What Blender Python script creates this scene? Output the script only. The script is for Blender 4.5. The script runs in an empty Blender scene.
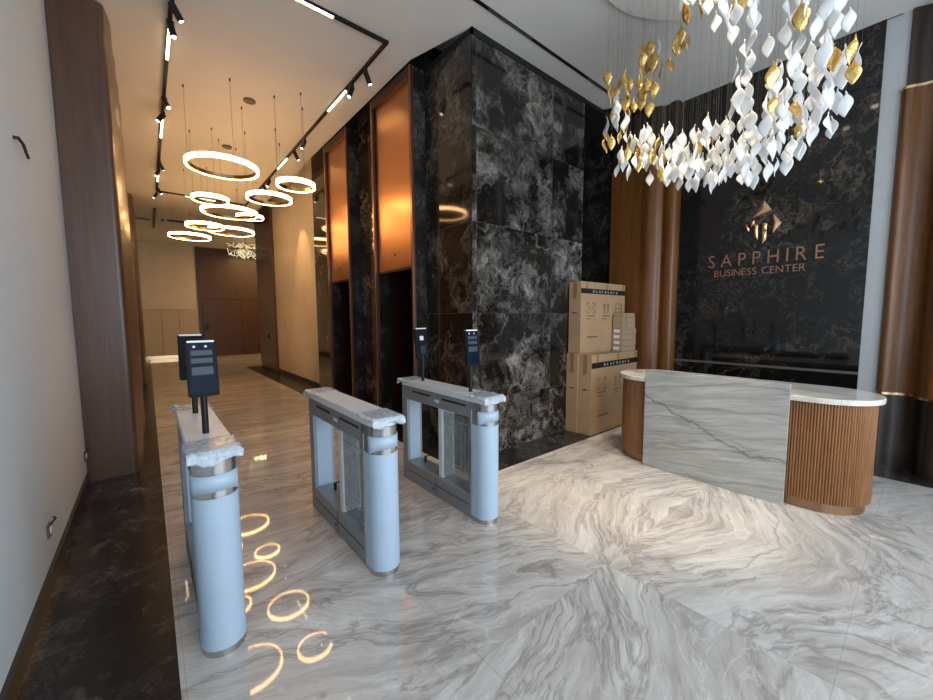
import bpy, bmesh, math, random
from mathutils import Vector, Matrix, noise
R = math.radians
random.seed(7)
scene = bpy.context.scene
col = scene.collection

# ------------------------------------------------------------------ camera
H = 1.6
cam_data = bpy.data.cameras.new('camera')
cam_data.sensor_width = 36
cam_data.lens = 382.15 / 933 * 36
cam_data.clip_end = 100
cam_data.clip_start = 0.02
cam = bpy.data.objects.new('camera', cam_data)
col.objects.link(cam)
rt = Vector((0.76799458, -0.64043579, -0.00513025))
dn = Vector((-0.05809683, -0.06168652, -0.9964033))
fw = Vector((0.63781587, 0.76553038, -0.0845822))
m3 = Matrix((rt, -dn, -fw)).transposed()
cam.matrix_world = Matrix.Translation((0, 0, H)) @ m3.to_4x4()
scene.camera = cam

# ------------------------------------------------------------------ world, daylight, exposure
scene.view_settings.view_transform = 'Standard'
scene.view_settings.look = 'None'
scene.view_settings.gamma = 1
scene.view_settings.exposure = 0.16
w = bpy.data.worlds.new('daylight')
scene.world = w
w.use_nodes = True
w.node_tree.nodes['Background'].inputs[0].default_value = (0.70, 0.86, 1.0, 1)
w.node_tree.nodes['Background'].inputs[1].default_value = 0.7


def area(name, loc, rot, sx, sy, power, color):
    l = bpy.data.lights.new(name, 'AREA')
    l.shape = 'RECTANGLE'
    l.size, l.size_y = sx, sy
    l.energy = power
    l.color = color
    o = bpy.data.objects.new(name, l)
    o.location = loc
    o.rotation_euler = rot
    col.objects.link(o)
    return o


# daylight through the glazed front behind the camera
area('window_daylight', (2.3, -2.42, 2.3), (R(90), 0, 0), 5.2, 3.6, 205, (0.82, 0.91, 1.0))


# ceiling light of the side room that opens off the far right end of the corridor
area('side_room_light', (3.9, 17.6, 4.4), (0, 0, 0), 1.4, 1.4, 85, (1.0, 0.62, 0.30))


# ------------------------------------------------------------------ materials
class NT:
    def __init__(s, name):
        s.m = bpy.data.materials.new(name)
        s.m.use_nodes = True
        s.t = s.m.node_tree
        s.b = s.t.nodes['Principled BSDF']
        s.out = s.t.nodes['Material Output']

    def n(s, typ, **kw):
        nd = s.t.nodes.new(typ)
        for k, v in kw.items():
            if k.startswith('i_'):
                key = k[2:]
                key = int(key) if key.isdigit() else key.replace('_', ' ')
                s.put(nd.inputs[key], v)
            else:
                setattr(nd, k, v)
        return nd

    def put(s, sock, v):
        if isinstance(v, bpy.types.NodeSocket):
            s.t.links.new(v, sock)
        elif isinstance(v, bpy.types.Node):
            s.t.links.new(v.outputs[0], sock)
        else:
            sock.default_value = v

    def math(s, op, a, b=0.0, c=None):
        nd = s.n('ShaderNodeMath', operation=op)
        s.put(nd.inputs[0], a)
        s.put(nd.inputs[1], b)
        if c is not None:
            s.put(nd.inputs[2], c)
        return nd.outputs[0]

    def vmath(s, op, a, b=(0, 0, 0)):
        nd = s.n('ShaderNodeVectorMath', operation=op)
        s.put(nd.inputs[0], a)
        s.put(nd.inputs[1], b)
        return nd.outputs[0]

    def ramp(s, f, stops):
        nd = s.n('ShaderNodeValToRGB')
        s.put(nd.inputs[0], f)
        el = nd.color_ramp.elements
        while len(el) < len(stops):
            el.new(0.5)
        for e, (p, c) in zip(el, stops):
            e.position = p
            if isinstance(c, (int, float)):
                c = (c, c, c)
            e.color = (*c, 1)
        return nd.outputs[0]

    def mix(s, f, a, b, mode='MIX'):
        nd = s.n('ShaderNodeMix', data_type='RGBA', blend_type=mode)
        s.put(nd.inputs[0], f)
        for sock, v in ((nd.inputs[6], a), (nd.inputs[7], b)):
            if isinstance(v, tuple) and len(v) == 3:
                v = (*v, 1)
            s.put(sock, v)
        return nd.outputs[2]

    def noise(s, vec, scale, detail=4, rough=0.55, dist=0.0):
        return s.n('ShaderNodeTexNoise', i_Vector=vec, i_Scale=scale, i_Detail=detail, i_Roughness=rough,
                   i_Distortion=dist).outputs[0]

    def pos(s):
        return s.n('ShaderNodeTexCoord').outputs['Object']

    def set(s, **kw):
        for k, v in kw.items():
            k = {'rough': 'Roughness', 'metal': 'Metallic', 'color': 'Base Color', 'ior': 'IOR', 'coat': 'Coat Weight',
                 'trans': 'Transmission Weight', 'spec': 'Specular IOR Level', 'emit': 'Emission Color',
                 'emits': 'Emission Strength', 'normal': 'Normal', 'alpha': 'Alpha', 'sss': 'Subsurface Weight',
                 'coatr': 'Coat Roughness', 'aniso': 'Anisotropic'}[k]
            if isinstance(v, tuple) and len(v) == 3:
                v = (*v, 1)
            s.put(s.b.inputs[k], v)
        return s

    def bump(s, h, strength=0.3, dist=0.01):
        nd = s.n('ShaderNodeBump', i_Strength=strength, i_Distance=dist, i_Height=h)
        s.put(s.b.inputs['Normal'], nd.outputs[0])
        return s


M = {}


def plain(name, color, rough=0.5, metal=0.0, var=0.06, scale=12, **kw):
    t = NT(name)
    nz = t.noise(t.pos(), scale, 3)
    lo = tuple(c * (1 - var) for c in color)
    hi = tuple(min(1, c * (1 + var)) for c in color)
    t.set(color=t.ramp(nz, [(0.3, lo), (0.7, hi)]), rough=rough, metal=metal, **kw)
    M[name] = t.m
    return t


def scaled(t, vec, s):
    return t.vmath('MULTIPLY', vec, s)


def dark_marble(name, base, vein, amount, seed=0.0, tint=(0.30, 0.28, 0.26), slabs=None, rough=0.07, thick=1.0, fine=1.0, spec=0.5):
    """near-black marble with smoky clouds and lacy veins; slabs = (axis, step, offset) pairs, each slab cut from another place"""
    t = NT(name)
    p = t.vmath('ADD', t.pos(), (seed, seed * 0.7, seed * 1.3))
    sp = t.n('ShaderNodeSeparateXYZ', i_0=t.pos())
    g = None
    if slabs:
        ids = []
        for ax, step, off in slabs:
            q = t.math('DIVIDE', t.math('SUBTRACT', sp.outputs['XYZ'.index(ax)], off), step)
            ids.append(t.math('FLOOR', q))
            e = t.math('ABSOLUTE', t.math('SUBTRACT', t.math('FRACT', q), 0.5))
            ln = t.math('GREATER_THAN', e, 0.5 - 0.0025 / step)
            g = ln if g is None else t.math('MAXIMUM', g, ln)
        k = t.math('MULTIPLY', ids[0], 0.37)
        if len(ids) > 1:
            k = t.math('ADD', k, t.math('MULTIPLY', ids[1], 0.61))
        off = t.n('ShaderNodeCombineXYZ', i_0=k, i_1=t.math('MULTIPLY', k, 1.7), i_2=t.math('MULTIPLY', k, 0.4))
        p = t.vmath('ADD', p, off.outputs[0])
    wn = t.n('ShaderNodeTexNoise', i_Vector=p, i_Scale=2.6 * fine, i_Detail=6, i_Roughness=0.62).outputs[1]
    wv = t.vmath('SUBTRACT', wn, (0.5, 0.5, 0.5))
    wp = t.vmath('ADD', p, scaled(t, wv, (0.62, 0.62, 0.62)))
    m1 = t.ramp(t.noise(wp, 1.35 * fine, 4, 0.55), [(0.44, 0.0), (0.62, 1.0)])
    c1 = t.ramp(t.noise(wp, 4.6 * fine, 12, 0.74, 0.3), [(0.44, 0.0), (0.56, 0.30), (0.74, 1.0)])
    cl = t.math('MULTIPLY', m1, c1)
    r1 = t.math('ABSOLUTE', t.math('SUBTRACT', t.noise(wp, 1.3 * fine, 6, 0.55), 0.5))
    vein1 = t.ramp(r1, [(0.0, 1.0), (0.006 * thick, 0.45), (0.018 * thick, 0.0)])
    msk = t.ramp(t.noise(p, 0.9, 3), [(0.47, 0.0), (0.60, 1.0)])
    r2 = t.math('ABSOLUTE', t.math('SUBTRACT', t.noise(wp, 4.2 * fine, 8, 0.6), 0.5))
    vein2 = t.ramp(r2, [(0.0, 1.0), (0.010 * thick, 0.35), (0.03 * thick, 0.0)])
    a = t.math('MULTIPLY', cl, amount)
    b = t.math('MULTIPLY', t.math('MULTIPLY', vein1, msk), vein)
    c = t.math('MULTIPLY', t.math('MULTIPLY', vein2, t.math('ADD', m1, 0.15)), vein * 0.8)
    f = t.math('MINIMUM', t.math('ADD', t.math('ADD', a, b), c), 1.0)
    colr = t.mix(f, base, tint)
    if g is not None:
        colr = t.mix(t.math('MULTIPLY', g, 0.6), colr, (0.10, 0.09, 0.085))
    t.set(color=colr, rough=rough, ior=1.5, spec=spec)
    M[name] = t.m
    return t


dark_marble('marble_wall', (0.008, 0.007, 0.006), 0.45, 1.25, tint=(0.39, 0.355, 0.32), slabs=[('Z', 0.99, 0.66), ('X', 1.3, 2.81)], seed=3.1)
dark_marble('marble_lit_side', (0.012, 0.009, 0.007), 0.45, 1.0, tint=(0.28, 0.225, 0.17), slabs=[('Z', 0.99, 0.66)], seed=1.3)  # browner copy of the wall marble, warm reflected light put into its tint
dark_marble('marble_panel', (0.005, 0.0045, 0.0045), 0.30, 0.06, tint=(0.26, 0.22, 0.18), seed=9.9, rough=0.05)
dark_marble('marble_border', (0.014, 0.012, 0.0115), 0.5, 0.6, tint=(0.22, 0.20, 0.195), seed=5.7, rough=0.24, fine=1.8, spec=0.3)


def vein_pattern(t, s_, u_, seed=0.0):
    """flowing sediment bands: s_ along, u_ across"""
    cmb = t.n('ShaderNodeCombineXYZ', i_0=s_, i_1=u_, i_2=seed)
    wn = t.n('ShaderNodeTexNoise', i_Vector=cmb, i_Scale=0.9, i_Detail=4, i_Roughness=0.55).outputs[1]
    off = t.vmath('MULTIPLY', t.vmath('SUBTRACT', wn, (0.5, 0.5, 0.5)), (0.7, 0.42, 0.0))
    w1 = t.vmath('ADD', cmb, off)
    st = t.vmath('MULTIPLY', w1, (0.55, 3.6, 1.0))
    return w1, st


t = NT('floor_marble')
sp = t.n('ShaderNodeSeparateXYZ', i_0=t.pos())
X, Y = sp.outputs[0], sp.outputs[1]
du0 = t.math('SUBTRACT', X, 2.2)
rgt = t.math('GREATER_THAN', du0, 0.0)
du = t.math('ADD', t.math('MULTIPLY', t.math('PINGPONG', du0, 1.08), rgt), t.math('MULTIPLY', t.math('ABSOLUTE', du0), t.math('SUBTRACT', 1.0, rgt)))
dv = t.math('ABSOLUTE', t.math('SUBTRACT', Y, 1.24))
near = t.math('LESS_THAN', Y, 2.32)
far = t.math('SUBTRACT', 1.0, near)
ang_s = 0.41
# inside the book-matched cross the veins run at 24 degrees, in the corridor they run straight across
s_n = t.math('ADD', t.math('MULTIPLY', du, math.cos(ang_s)), t.math('MULTIPLY', dv, math.sin(ang_s)))
u_n = t.math('SUBTRACT', t.math('MULTIPLY', dv, math.cos(ang_s)), t.math('MULTIPLY', du, math.sin(ang_s)))
s_f = X
rowf = t.math('FLOOR', t.math('DIVIDE', t.math('SUBTRACT', Y, 2.32), 1.08))
u_f = t.math('ADD', Y, t.math('MULTIPLY', X, 0.06))
s_f = t.math('ADD', s_f, t.math('MULTIPLY', rowf, 0.37))
S = t.math('ADD', t.math('MULTIPLY', s_n, near), t.math('MULTIPLY', s_f, far))
U = t.math('ADD', t.math('MULTIPLY', u_n, near), t.math('MULTIPLY', u_f, far))
quad = t.math('ADD', t.math('MULTIPLY', t.math('GREATER_THAN', X, 4.36), 3.7), t.math('ADD', t.math('MULTIPLY', t.math('LESS_THAN', Y, 1.24), 0.35), t.math('MULTIPLY', rgt, 0.5)))
w1, st = vein_pattern(t, S, U, quad)
bands = t.noise(st, 1.5, 8, 0.62, 0.5)
base = t.ramp(bands, [(0.26, (0.305, 0.275, 0.25)), (0.42, (0.44, 0.415, 0.39)), (0.55, (0.54, 0.52, 0.50)), (0.72, (0.69, 0.675, 0.655))])
fine = t.noise(t.vmath('MULTIPLY', w1, (1.5, 10.0, 1.0)), 2.4, 10, 0.76, 0.9)
base = t.mix(0.42, base, t.ramp(fine, [(0.32, (0.27, 0.235, 0.205)), (0.5, (0.52, 0.51, 0.50)), (0.66, (0.70, 0.69, 0.68))]), 'OVERLAY')
rid = t.math('ABSOLUTE', t.math('SUBTRACT', t.noise(t.vmath('MULTIPLY', w1, (0.5, 2.0, 1.0)), 1.25, 7, 0.6, 0.9), 0.5))
dk = t.ramp(rid, [(0.0, 1.0), (0.010, 0.55), (0.028, 0.0)])
base = t.mix(t.math('MULTIPLY', dk, 0.6), base, (0.20, 0.165, 0.14))
rid2 = t.math('ABSOLUTE', t.math('SUBTRACT', t.noise(t.vmath('MULTIPLY', w1, (0.7, 2.4, 1.0)), 2.0, 6, 0.6, 1.1), 0.47))
lt = t.ramp(rid2, [(0.0, 1.0), (0.008, 0.4), (0.02, 0.0)])
base = t.mix(t.math('MULTIPLY', lt, 0.5), base, (0.74, 0.73, 0.71))
big = t.noise(t.pos(), 0.8, 2)
base = t.mix(t.ramp(big, [(0.45, 0.0), (0.7, 0.25)]), base, (0.47, 0.42, 0.36))
g = None
for ch, off in ((X, 2.2), (Y, 1.24)):
    q = t.math('ABSOLUTE', t.math('SUBTRACT', t.math('FRACT', t.math('DIVIDE', t.math('SUBTRACT', ch, off - 0.54), 1.08)), 0.5))
    ln = t.math('LESS_THAN', q, 0.0018)
    g = ln if g is None else t.math('MAXIMUM', g, ln)
base = t.mix(t.math('MULTIPLY', g, 0.45), base, (0.28, 0.26, 0.24))
t.set(color=base, rough=t.ramp(bands, [(0.3, 0.04), (0.7, 0.028)]), ior=1.5)
M['floor_marble'] = t.m

t = NT('slab_marble')                                   # grey veined facing slab of the desk
sp = t.n('ShaderNodeSeparateXYZ', i_0=t.pos())
yy, zz = sp.outputs[1], sp.outputs[2]
S = t.math('ADD', yy, t.math('MULTIPLY', zz, -0.22))
U = t.math('SUBTRACT', zz, t.math('MULTIPLY', yy, -0.16))
w1, st = vein_pattern(t, S, U, 2.0)
w1 = t.vmath('ADD', t.vmath('MULTIPLY', w1, (0.45, 0.45, 0.45)), t.vmath('MULTIPLY', t.n('ShaderNodeCombineXYZ', i_0=S, i_1=U, i_2=2.0).outputs[0], (0.55, 0.9, 0.55)))
bn = t.noise(t.vmath('MULTIPLY', w1, (1.0, 6.0, 1.0)), 2.0, 8, 0.65, 0.6)
base = t.ramp(bn, [(0.3, (0.35, 0.345, 0.325)), (0.5, (0.42, 0.415, 0.395)), (0.7, (0.50, 0.49, 0.47))])
rid = t.math('ABSOLUTE', t.math('SUBTRACT', t.noise(t.vmath('MULTIPLY', w1, (0.5, 2.0, 1.0)), 1.0, 6, 0.5, 0.3), 0.5))
base = t.mix(t.math('MULTIPLY', t.ramp(rid, [(0.0, 1.0), (0.012, 0.4), (0.024, 0.0)]), 0.5), base, (0.20, 0.19, 0.175))
zc = t.math('ADD', t.math('MULTIPLY', t.math('MAXIMUM', t.math('ADD', yy, 0.28), 0.0), 0.44), 0.375)
wob = t.math('MULTIPLY', t.math('SUBTRACT', t.noise(t.pos(), 5.0, 7, 0.6), 0.5), 0.14)
crk = t.math('ABSOLUTE', t.math('ADD', t.math('SUBTRACT', zz, zc), wob))
base = t.mix(t.math('MULTIPLY', t.ramp(crk, [(0.0, 1.0), (0.004, 0.8), (0.012, 0.15), (0.03, 0.0)]), 0.8), base, (0.15, 0.14, 0.13))
grn = t.noise(t.vmath('MULTIPLY', w1, (1.5, 16.0, 1.0)), 2.2, 6, 0.65, 0.6)
base = t.mix(0.5, base, t.ramp(grn, [(0.35, (0.36, 0.35, 0.34)), (0.65, (0.62, 0.62, 0.62))]), 'OVERLAY')
t.set(color=base, rough=0.15)
M['slab_marble'] = t.m

t = NT('counter_marble')
bn = t.noise(t.vmath('MULTIPLY', t.pos(), (3.0, 1.0, 1.0)), 3.0, 7, 0.6, 1.0)
t.set(color=t.ramp(bn, [(0.3, (0.50, 0.46, 0.40)), (0.5, (0.72, 0.69, 0.63)), (0.7, (0.82, 0.80, 0.76))]), rough=0.12)
M['counter_marble'] = t.m


def wood(name, dark, light, grain=(14, 14, 0.9), rough=0.35, coat=0.2, scale=1.0):
    t = NT(name)
    p = t.vmath('MULTIPLY', t.pos(), grain)
    a = t.noise(p, 1.6 * scale, 7, 0.65, 0.6)
    b = t.noise(p, 9 * scale, 3, 0.6)
    f = t.math('ADD', t.math('MULTIPLY', a, 0.7), t.math('MULTIPLY', b, 0.3))
    mid = tuple((x + y) / 2 for x, y in zip(dark, light))
    t.set(color=t.ramp(f, [(0.32, dark), (0.5, mid), (0.68, light)]), rough=rough, coat=coat, coatr=0.2)
    t.bump(b, 0.06, 0.003)
    M[name] = t.m
    return t


wood('walnut_column', (0.080, 0.029, 0.006), (0.22, 0.083, 0.019), coat=0.0, rough=0.36)
wood('walnut_pilaster', (0.070, 0.034, 0.021), (0.135, 0.070, 0.046), grain=(9, 9, 0.5), rough=0.36)
wood('walnut_desk', (0.140, 0.052, 0.014), (0.34, 0.145, 0.045), grain=(22, 22, 1.5), rough=0.38)
wood('dark_door_wood', (0.045, 0.020, 0.010), (0.085, 0.038, 0.018), rough=0.45)
wood('dark_base_wood', (0.018, 0.011, 0.007), (0.038, 0.022, 0.013), rough=0.3)
wood('skirting_wood', (0.012, 0.007, 0.005), (0.026, 0.015, 0.010), rough=0.3)

t = plain('wall_paint', (0.66, 0.70, 0.725), 0.85, var=0.03, scale=30)
t.bump(t.noise(t.vmath('MULTIPLY', t.pos(), (60, 60, 25)), 3, 4), 0.25, 0.002)
t = plain('cream_wallcover', (0.62, 0.56, 0.47), 0.7, var=0.04, scale=4)
t.bump(t.noise(t.vmath('MULTIPLY', t.pos(), (80, 80, 6)), 3, 4), 0.15, 0.002)
plain('ceiling_paint', (0.66, 0.65, 0.63), 0.9, var=0.015, scale=3)
plain('strip_plaster', (0.42, 0.43, 0.44), 0.7, var=0.03)
plain('black_metal', (0.012, 0.012, 0.013), 0.4, 0.4, var=0.2)
plain('black_plastic', (0.008, 0.009, 0.011), 0.5, var=0.2, spec=0.1)
plain('void_black', (0.003, 0.003, 0.003), 0.8)
plain('elevator_dark', (0.010, 0.006, 0.005), 0.5, var=0.2)
plain('reveal_bronze', (0.055, 0.022, 0.018), 0.35, 0.6)
plain('bronze_trim', (0.33, 0.15, 0.09), 0.28, 0.9)
plain('gold_trim', (0.78, 0.55, 0.30), 0.25, 1.0)
plain('sign_bronze', (0.40, 0.21, 0.14), 0.42, 0.7)
plain('plinth_bronze', (0.34, 0.19, 0.11), 0.32, 0.8)
plain('steel_lid', (0.70, 0.73, 0.76), 0.35, 0.0, var=0.04)
plain('steel_panel', (0.28, 0.315, 0.35), 0.38, 0.35, var=0.05)
plain('steel_dark', (0.16, 0.165, 0.17), 0.4, 0.7, var=0.05)
plain('blue_film', (0.43, 0.55, 0.68), 0.38, var=0.03, scale=5)
plain('grey_film', (0.20, 0.245, 0.29), 0.4, var=0.05)
plain('screen_glass', (0.006, 0.012, 0.028), 0.12, var=0.3, spec=0.06)
plain('white_plastic', (0.75, 0.75, 0.73), 0.4)
plain('rubber_cable', (0.03, 0.03, 0.03), 0.4)
plain('ceiling_grille', (0.10, 0.075, 0.055), 0.6)
plain('cabinet_cream', (0.50, 0.43, 0.33), 0.6)
plain('label_white', (0.72, 0.72, 0.74), 0.5)
plain('ink_black', (0.014, 0.012, 0.012), 0.5)
plain('ink_brown', (0.16, 0.10, 0.055), 0.7)
plain('emboss_grey', (0.34, 0.36, 0.37), 0.4)
plain('ink_white', (0.55, 0.52, 0.47), 0.6)
plain('wire_steel', (0.30, 0.28, 0.25), 0.35, 0.8)
plain('crystal_cream', (0.75, 0.72, 0.55), 0.25, emit=(1.0, 0.88, 0.55), emits=0.6)
t = plain('cardboard', (0.44, 0.28, 0.155), 0.75, var=0.08, scale=5)
t = plain('cardboard_small', (0.40, 0.28, 0.18), 0.75, var=0.08, scale=8)
plain('packing_tape', (0.30, 0.165, 0.065), 0.3)

t = NT('steel_brushed')
p = t.vmath('MULTIPLY', t.pos(), (3, 3, 160))
nz = t.noise(p, 3, 3)
t.set(color=t.ramp(nz, [(0.3, (0.42, 0.42, 0.42)), (0.7, (0.66, 0.66, 0.65))]), rough=0.27, metal=1.0)
M['steel_brushed'] = t.m

t = NT('copper_brushed')
p = t.vmath('MULTIPLY', t.pos(), (3, 2, 200))
nz = t.noise(p, 3, 3)
t.set(color=t.ramp(nz, [(0.3, (0.50, 0.235, 0.105)), (0.7, (0.62, 0.31, 0.145))]), rough=0.30, metal=1.0)
M['copper_brushed'] = t.m

t = NT('porcelain_white')
nz = t.noise(t.pos(), 9, 3)
t.set(color=t.ramp(nz, [(0.3, (0.80, 0.80, 0.79)), (0.7, (0.93, 0.94, 0.95))]), rough=0.22, coat=0.3, sss=0.0)
tr = t.n('ShaderNodeBsdfTranslucent', i_Color=(0.9, 0.93, 0.97, 1))
mx = t.n('ShaderNodeMixShader', i_0=0.35)
t.put(mx.inputs[1], t.b.outputs[0]); t.put(mx.inputs[2], tr.outputs[0]); t.put(t.out.inputs[0], mx.outputs[0])
M['porcelain_white'] = t.m
t = NT('gold_leaf')
nz = t.noise(t.pos(), 28, 4)
t.set(color=t.ramp(nz, [(0.3, (0.62, 0.36, 0.08)), (0.7, (0.95, 0.66, 0.25))]), rough=0.2, metal=0.9)
t.bump(nz, 0.7, 0.01)
M['gold_leaf'] = t.m

t = NT('clear_film')                                    # crumpled wrapping
nz = t.noise(t.pos(), 38, 5, 0.6)
t.set(color=t.ramp(nz, [(0.35, (0.45, 0.55, 0.64)), (0.65, (0.80, 0.86, 0.92))]), rough=0.22, coat=0.5)
t.bump(nz, 0.8, 0.008)
trn = t.n('ShaderNodeBsdfTransparent')
mx = t.n('ShaderNodeMixShader', i_0=0.72)
t.put(mx.inputs[1], trn.outputs[0]); t.put(mx.inputs[2], t.b.outputs[0]); t.put(t.out.inputs[0], mx.outputs[0])
M['clear_film'] = t.m
t = NT('wing_glass')                                    # acrylic wing under film
nz = t.noise(t.vmath('MULTIPLY', t.pos(), (1, 5, 2)), 6, 5, 0.6)
t.set(color=(0.42, 0.46, 0.48), rough=0.15)
trn = t.n('ShaderNodeBsdfTransparent', i_Color=(0.86, 0.88, 0.88, 1))
mx = t.n('ShaderNodeMixShader', i_0=t.ramp(nz, [(0.4, 0.14), (0.7, 0.42)]))
t.put(mx.inputs[1], trn.outputs[0]); t.put(mx.inputs[2], t.b.outputs[0]); t.put(t.out.inputs[0], mx.outputs[0])
M['wing_glass'] = t.m


def glow(name, color, strength):
    t = NT(name)
    t.set(color=(0.02, 0.025, 0.035) if strength < 1 else (0.9, 0.9, 0.9), emit=color, emits=strength)
    M[name] = t.m


glow('ring_glow', (1.0, 0.57, 0.23), 16.5)
glow('bar_glow', (1.0, 0.72, 0.42), 7.0)
glow('lens_glow', (1.0, 0.88, 0.70), 8.0)
glow('screen_lit', (0.10, 0.17, 0.30), 0.10)


# ------------------------------------------------------------------ mesh helpers
class MB:
    def __init__(s):
        s.v, s.f, s.mi, s.cur = [], [], [], 0

    def add(s, vs, fs):
        o = len(s.v)
        s.v += [tuple(v) for v in vs]
        s.f += [tuple(i + o for i in f) for f in fs]
        s.mi += [s.cur] * len(fs)
        return s

    def box(s, a, b):
        x0, y0, z0 = a
        x1, y1, z1 = b
        return s.add([(x0, y0, z0), (x1, y0, z0), (x1, y1, z0), (x0, y1, z0), (x0, y0, z1), (x1, y0, z1), (x1, y1, z1), (x0, y1, z1)],
                     [(0, 3, 2, 1), (4, 5, 6, 7), (0, 1, 5, 4), (1, 2, 6, 5), (2, 3, 7, 6), (3, 0, 4, 7)])

    def prism(s, pts, z0, z1):
        """closed outline in xy (ccw) extruded in z"""
        n = len(pts)
        vs = [(x, y, z0) for x, y in pts] + [(x, y, z1) for x, y in pts]
        fs = [tuple(reversed(range(n))), tuple(range(n, 2 * n))]
        fs += [(i, (i + 1) % n, n + (i + 1) % n, n + i) for i in range(n)]
        return s.add(vs, fs)

    def sheet(s, pts, z0, z1, t):
        """open wall following pts, thickness t to the left side"""
        L = []
        n = len(pts)
        for i, (x, y) in enumerate(pts):
            a = Vector(pts[max(0, i - 1)]); b = Vector(pts[min(n - 1, i + 1)])
            d = (b - a).normalized()
            L.append((x - d.y * t, y + d.x * t))
        return s.prism(list(pts) + L[::-1], z0, z1)

    def tube(s, path, r, n=8, cap=True):
        path = [Vector(p) for p in path]
        m = len(path)
        rr = r if isinstance(r, (list, tuple)) else [r] * m
        vs = []
        up = None
        for i, p in enumerate(path):
            d = (path[min(m - 1, i + 1)] - path[max(0, i - 1)]).normalized()
            if up is None:
                up = Vector((0, 0, 1)) if abs(d.z) < 0.9 else Vector((1, 0, 0))
            a = d.cross(up).normalized(); b = a.cross(d).normalized(); up = b
            for k in range(n):
                t_ = 2 * math.pi * k / n
                vs.append(p + (a * math.cos(t_) + b * math.sin(t_)) * rr[i])
        fs = []
        for i in range(m - 1):
            for k in range(n):
                k2 = (k + 1) % n
                fs.append((i * n + k, i * n + k2, (i + 1) * n + k2, (i + 1) * n + k))
        if cap:
            fs.append(tuple(reversed(range(n)))); fs.append(tuple(range((m - 1) * n, m * n)))
        return s.add(vs, fs)

    def loop(s, prof, R_, c, n=72):
        """closed profile [(dr,z)] swept round a circle of radius R_"""
        k = len(prof)
        vs = [(c[0] + (R_ + dr) * math.cos(2 * math.pi * i / n), c[1] + (R_ + dr) * math.sin(2 * math.pi * i / n), c[2] + z)
              for i in range(n) for dr, z in prof]
        fs = [(i * k + j, ((i + 1) % n) * k + j, ((i + 1) % n) * k + (j + 1) % k, i * k + (j + 1) % k) for i in range(n) for j in range(k)]
        return s.add(vs, fs)

    def build(s, name, mat, parent=None, bevel=0, sharp=35, smooth=True, loc=None):
        me = bpy.data.meshes.new(name)
        me.from_pydata(s.v, [], s.f)
        mats = mat if isinstance(mat, (list, tuple)) else [mat]
        for m_ in mats:
            me.materials.append(M[m_])
        bm = bmesh.new(); bm.from_mesh(me)
        for f, i in zip(bm.faces, s.mi):
            f.material_index = i
        bmesh.ops.recalc_face_normals(bm, faces=bm.faces)
        bm.to_mesh(me); bm.free()
        if smooth:
            me.shade_smooth()
            me.set_sharp_from_angle(angle=R(sharp))
        o = bpy.data.objects.new(name, me)
        col.objects.link(o)
        if parent:
            o.parent = parent
        if loc:
            o.location = loc
        if bevel:
            b = o.modifiers.new('bevel', 'BEVEL'); b.width = bevel; b.segments = 2; b.limit_method = 'ANGLE'; b.angle_limit = R(40)
            b.harden_normals = True
        return o


def tag(o, label=None, cat=None, group=None, kind=None):
    if label: o['label'] = label
    if cat: o['category'] = cat
    if group: o['group'] = group
    if kind: o['kind'] = kind
    return o


def empty(name, loc, rz=0, label=None, cat=None, group=None):
    o = bpy.data.objects.new(name, None)
    o.empty_display_size = 0.1
    col.objects.link(o)
    o.location = loc
    o.rotation_euler = (0, 0, rz)
    return tag(o, label, cat, group)


def structure(name, mb, mat, label=None, **kw):
    o = mb.build(name, mat, **kw)
    return tag(o, label or None, None, None, 'structure')


def arc(cx, cy, r, a0, a1, n=12):
    return [(cx + r * math.cos(R(a0 + (a1 - a0) * i / n)), cy + r * math.sin(R(a0 + (a1 - a0) * i / n))) for i in range(n + 1)]


def text_mesh(txt, size, depth, name='text', align='LEFT', bold=0.0, spacing=1.0):
    cu = bpy.data.curves.new(name, 'FONT')
    cu.body = txt; cu.size = size; cu.extrude = depth; cu.offset = bold; cu.align_x = align; cu.space_character = spacing
    cu.resolution_u = 3
    o = bpy.data.objects.new(name, cu)
    col.objects.link(o)
    dg = bpy.context.evaluated_depsgraph_get(); dg.update()
    me = bpy.data.meshes.new_from_object(o.evaluated_get(dg))
    bpy.data.objects.remove(o)
    return me


# ------------------------------------------------------------------ ROOM
HC = 4.59
YF = -2.5
YB = 19.6
XL = -0.538
XM = 2.75          # marble lift wall
XC = 2.95          # cream corridor wall
XR = 5.93          # reception wall
YW = 3.19          # marble front face
# floor: light marble with dark borders beside it
structure('floor', MB().prism([(0.02, YF), (5.5, YF), (5.5, 2.77), (2.44, 2.77), (2.44, 14.4), (4.8, 14.4), (4.8, YB), (0.02, YB)], -0.1, 0.0), 'floor_marble', smooth=False,
          label='polished grey beige veined marble floor running down the corridor')
structure('trim_1', MB().box((XL - .2, YF, -0.1), (0.02, YB, 0.0)), 'marble_border', smooth=False, label='dark marble floor border beside the left wall')
structure('trim_2', MB().prism([(2.44, 2.77), (5.5, 2.77), (5.5, 4.4), (2.44 + .9, 4.4), (3.4, 14.4), (2.44, 14.4)], -0.1, 0.0), 'marble_border', smooth=False,
          label='dark marble floor border under the lift wall')
structure('trim_3', MB().box((5.5, YF, -0.1), (6.6, 4.4, 0.0)), 'marble_border', smooth=False, label='dark marble floor border along the reception wall')
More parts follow.
